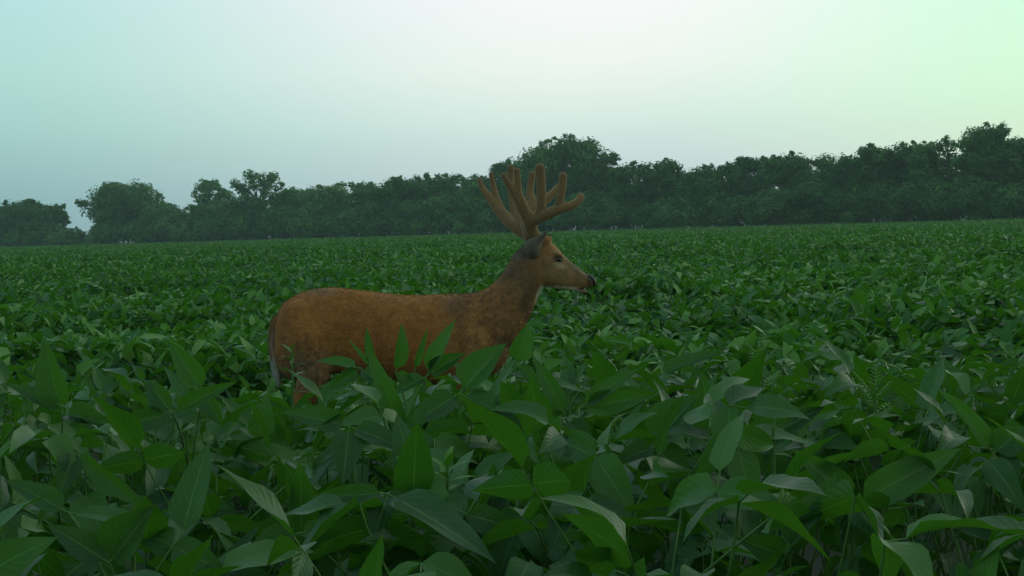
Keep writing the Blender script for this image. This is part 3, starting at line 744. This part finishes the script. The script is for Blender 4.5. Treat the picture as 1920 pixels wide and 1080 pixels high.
ph_.inputs['Roughness'].default_value = .7; ph_.inputs['Specular IOR Level'].default_value = .2
M_hair = mh
body = [o for o in buck.children if o.name.startswith('body')][0]
pelt('coat', body, 170000, body_len, .0016, 5, body_flow, M_hair)
# tail
def tail_colour(P):
    px, py = proj(P); c = np.tile(np.array([.36, .19, .08]), (len(P), 1)); w_ = (.25 + .75 * np.clip((px - 512) / 4, 0, 1)) * np.clip((py - 605) / 25, 0, 1) + np.clip((py - 665) / 22, 0, 1)
    w_ = np.clip(w_, 0, 1)[:, None]; return c * (1 - w_) + np.array([.55, .56, .52]) * w_
t_ = []; chain(t_, [(530, 592, 0, 8), (518, 605, 0, 8), (513, 635, 0, 8), (516, 670, 0, 8), (520, 700, 0, 7), (523, 716, 0, 3.5)], flat=1.9)
mesh_obj('tail', fuse(t_, 'tail', .005, 2, M_fur, base, tail_colour), buck)
# ears: cupped shells
def ear(side, pts):
    """rows of (outer x,y, inner x,y) from base to tip"""
    rows = catmull(pts, 5); V = []; nv = 8
    for k_, (ax, ay, bx, by, bulge) in enumerate(rows):
        for j in range(nv + 1):
            q = j / nv; th = math.sin(q * math.pi)
            V.append(at(ax + (bx - ax) * q, ay + (by - ay) * q, DY + side * (24 + bulge * th) * PX))
    V = np.array(V) - base; n = len(rows)
    i, j = np.meshgrid(np.arange(n - 1), np.arange(nv), indexing='ij'); a = (i * (nv + 1) + j).ravel()
    px, py = proj(V + base)
    c = np.tile(np.array([.14, .12, .10]), (len(V), 1)); rim = np.tile(np.r_[np.zeros(nv - 1), .5, 1.], n)[:, None]; c = c * (1 - rim) + np.array([.30, .23, .15]) * rim
    me = np_mesh('ear', V, np.stack([a, a + 1, a + nv + 2, a + nv + 1], 1), M_fur, {'fur': c}); o = mesh_obj('ear', me, buck)
    s = o.modifiers.new('thick', 'SOLIDIFY'); s.thickness = .006; s.offset = 0
    u = o.modifiers.new('sub', 'SUBSURF'); u.levels = 1; u.render_levels = 1
ear(-1, [(992, 484, 1008, 483, 4), (984, 474, 1013, 477, 13), (982, 462, 1015, 467, 16), (988, 451, 1017, 457, 14), (1000, 446, 1020, 450, 9), (1013, 441, 1023, 443, 4), (1024.5, 434, 1025.5, 434.5, 0)])
ear(1, [(1002, 478, 1018, 476, 4), (994, 470, 1022, 470, 13), (992, 460, 1024, 462, 14), (998, 452, 1026, 454, 12), (1010, 447, 1028, 449, 8), (1022, 443, 1031, 444, 4), (1033, 438, 1034, 438.5, 0)])
# eyes and nose
def ball(name, px, py, dep, rx, ry, rz, mat):
    bm = bmesh.new(); bmesh.ops.create_uvsphere(bm, u_segments=20, v_segments=14, radius=1)
    for v in bm.verts: v.co = Vector((v.co.x * rx * PX, v.co.y * rz * PX, v.co.z * ry * PX))
    for f in bm.faces: f.smooth = True
    me = bpy.data.meshes.new(name); bm.to_mesh(me); bm.free(); me.materials.append(mat)
    o = mesh_obj(name, me, buck); o.location = at(px, py, DY + dep * PX) - base; return o
for s_ in (-1, 1):
    e_ = ball('eye', 1046.5, 486.5, s_ * 19.2, 6.4, 5.0, 4.5, M_eye); e_.rotation_euler = (0, R(28), 0)
n_ = []; chain(n_, [(1104, 521, 0, 6.5), (1110, 526, 0, 7), (1112, 531, 0, 6)], flat=1.25)
mesh_obj('nose', fuse(n_, 'nose', .003, 2, M_nose, base), buck)
for s_ in (-1, 1):
    pass
# antlers in velvet: traced beams and tines at their own depth
def zc(pts, z): return [(840 + p[0] / 6, 280 + p[1] / 6, (p[3] if len(p) > 3 else z), p[2] / 6 * 1.10) for p in pts]
def velvet_colour(P):
    px, py = proj(P); c = np.tile(np.array([.31, .20, .10]), (len(P), 1))
    k_ = np.clip((345 - py) / 25, 0, 1)[:, None] * .45; c = c * (1 - k_) + np.array([.15, .10, .06]) * k_
    return c
near_ = []
for p in [[(1075, 1060, 50, -11), (975, 960, 60, -14), (930, 880, 68, -22), (930, 805, 76, -32), (1010, 770, 64, -42), (1130, 720, 58, -52), (1260, 670, 52, -58), (1390, 630, 45, -60), (1465, 580, 40, -58), (1492, 535, 42, -55)],
          [(1030, 750, 52, -44), (1050, 600, 46, -52), (1048, 400, 48, -58), (1032, 212, 51, -60)],
          [(1240, 670, 45, -56), (1262, 560, 38, -60), (1285, 420, 41, -62), (1292, 300, 44, -62)],
          [(950, 850, 60, -30), (880, 740, 62, -38), (815, 600, 60, -46), (780, 480, 52, -50), (785, 380, 36, -52), (775, 240, 32, -52)],
          [(775, 540, 50, -48), (700, 420, 38, -54), (655, 350, 33, -58), (622, 290, 28, -60)]]:
    chain(near_, zc(p, 0), sub=6, seg=14, flat=.9)
far_ = []
for p in [[(1040, 1060, 50, 12), (920, 985, 60, 14), (830, 930, 60, 22), (740, 860, 62, 30), (640, 760, 64, 42), (550, 650, 55, 50), (470, 550, 45, 55), (390, 440, 33, 58), (352, 338, 22, 58)],
          [(600, 680, 45, 48), (548, 560, 36, 54), (515, 430, 31, 58), (487, 280, 26, 58)],
          [(800, 900, 50, 26), (770, 760, 46, 40), (730, 640, 38, 48), (712, 500, 33, 54), (705, 350, 34, 56), (706, 208, 36, 56)],
          [(830, 900, 50, 24), (860, 800, 56, 34), (930, 700, 60, 44), (1030, 620, 55, 54), (1130, 540, 44, 62), (1230, 440, 38, 66), (1262, 400, 30, 66)],
          [(905, 985, 48, -2), (885, 890, 56, 4), (850, 800, 46, 14)],
          [(880, 790, 50, 34), (925, 690, 64, 42), (945, 590, 56, 50), (935, 520, 40, 54)],
          [(940, 680, 55, 46), (920, 560, 46, 54), (925, 430, 38, 58), (948, 278, 35, 58)]]:
    chain(far_, zc(p, 0), sub=6, seg=14, flat=.9)
mesh_obj('antler', fuse(near_, 'antler', .0045, 3, M_velvet, base, velvet_colour), buck)
mesh_obj('antler', fuse(far_, 'antler', .0045, 3, M_velvet, base, velvet_colour), buck)

for o in [c for c in buck.children if c.name.startswith(('antler', 'tail'))]:
    tl = o.name.startswith('tail')
    pelt('fuzz', o, 9000 if tl else 26000, (lambda P: np.full(len(P), .022)) if tl else (lambda P: np.full(len(P), .0035)), .0016 if tl else .0009, 9,
         (lambda P, n, r: np.tile([-.1, 0, -1.], (n, 1))) if tl else (lambda P, n, r: r.normal(0, 1, (n, 3))), M_hair, .3 if tl else 1.5)

# ------------------------------------------------------------------ haze
def haze():
    bm = bmesh.new(); bmesh.ops.create_cube(bm, size=1)
    for v in bm.verts: v.co = Vector((v.co.x * 900, 180 + v.co.y * 600, 17 + v.co.z * 37))
    me = bpy.data.meshes.new('haze'); bm.to_mesh(me); bm.free()
    m = bpy.data.materials.new('haze'); m.use_nodes = True; t = m.node_tree; t.nodes.clear()
    o = t.nodes.new('ShaderNodeOutputMaterial'); v = t.nodes.new('ShaderNodeVolumePrincipled')
    v.inputs['Color'].default_value = (.70, .92, .90, 1); v.inputs['Density'].default_value = .0004; v.inputs['Anisotropy'].default_value = .2
    t.links.new(v.outputs[0], o.inputs['Volume']); me.materials.append(m)
    tag(mesh_obj('haze', me), 'thin dawn haze over the field', kind='stuff')
haze()
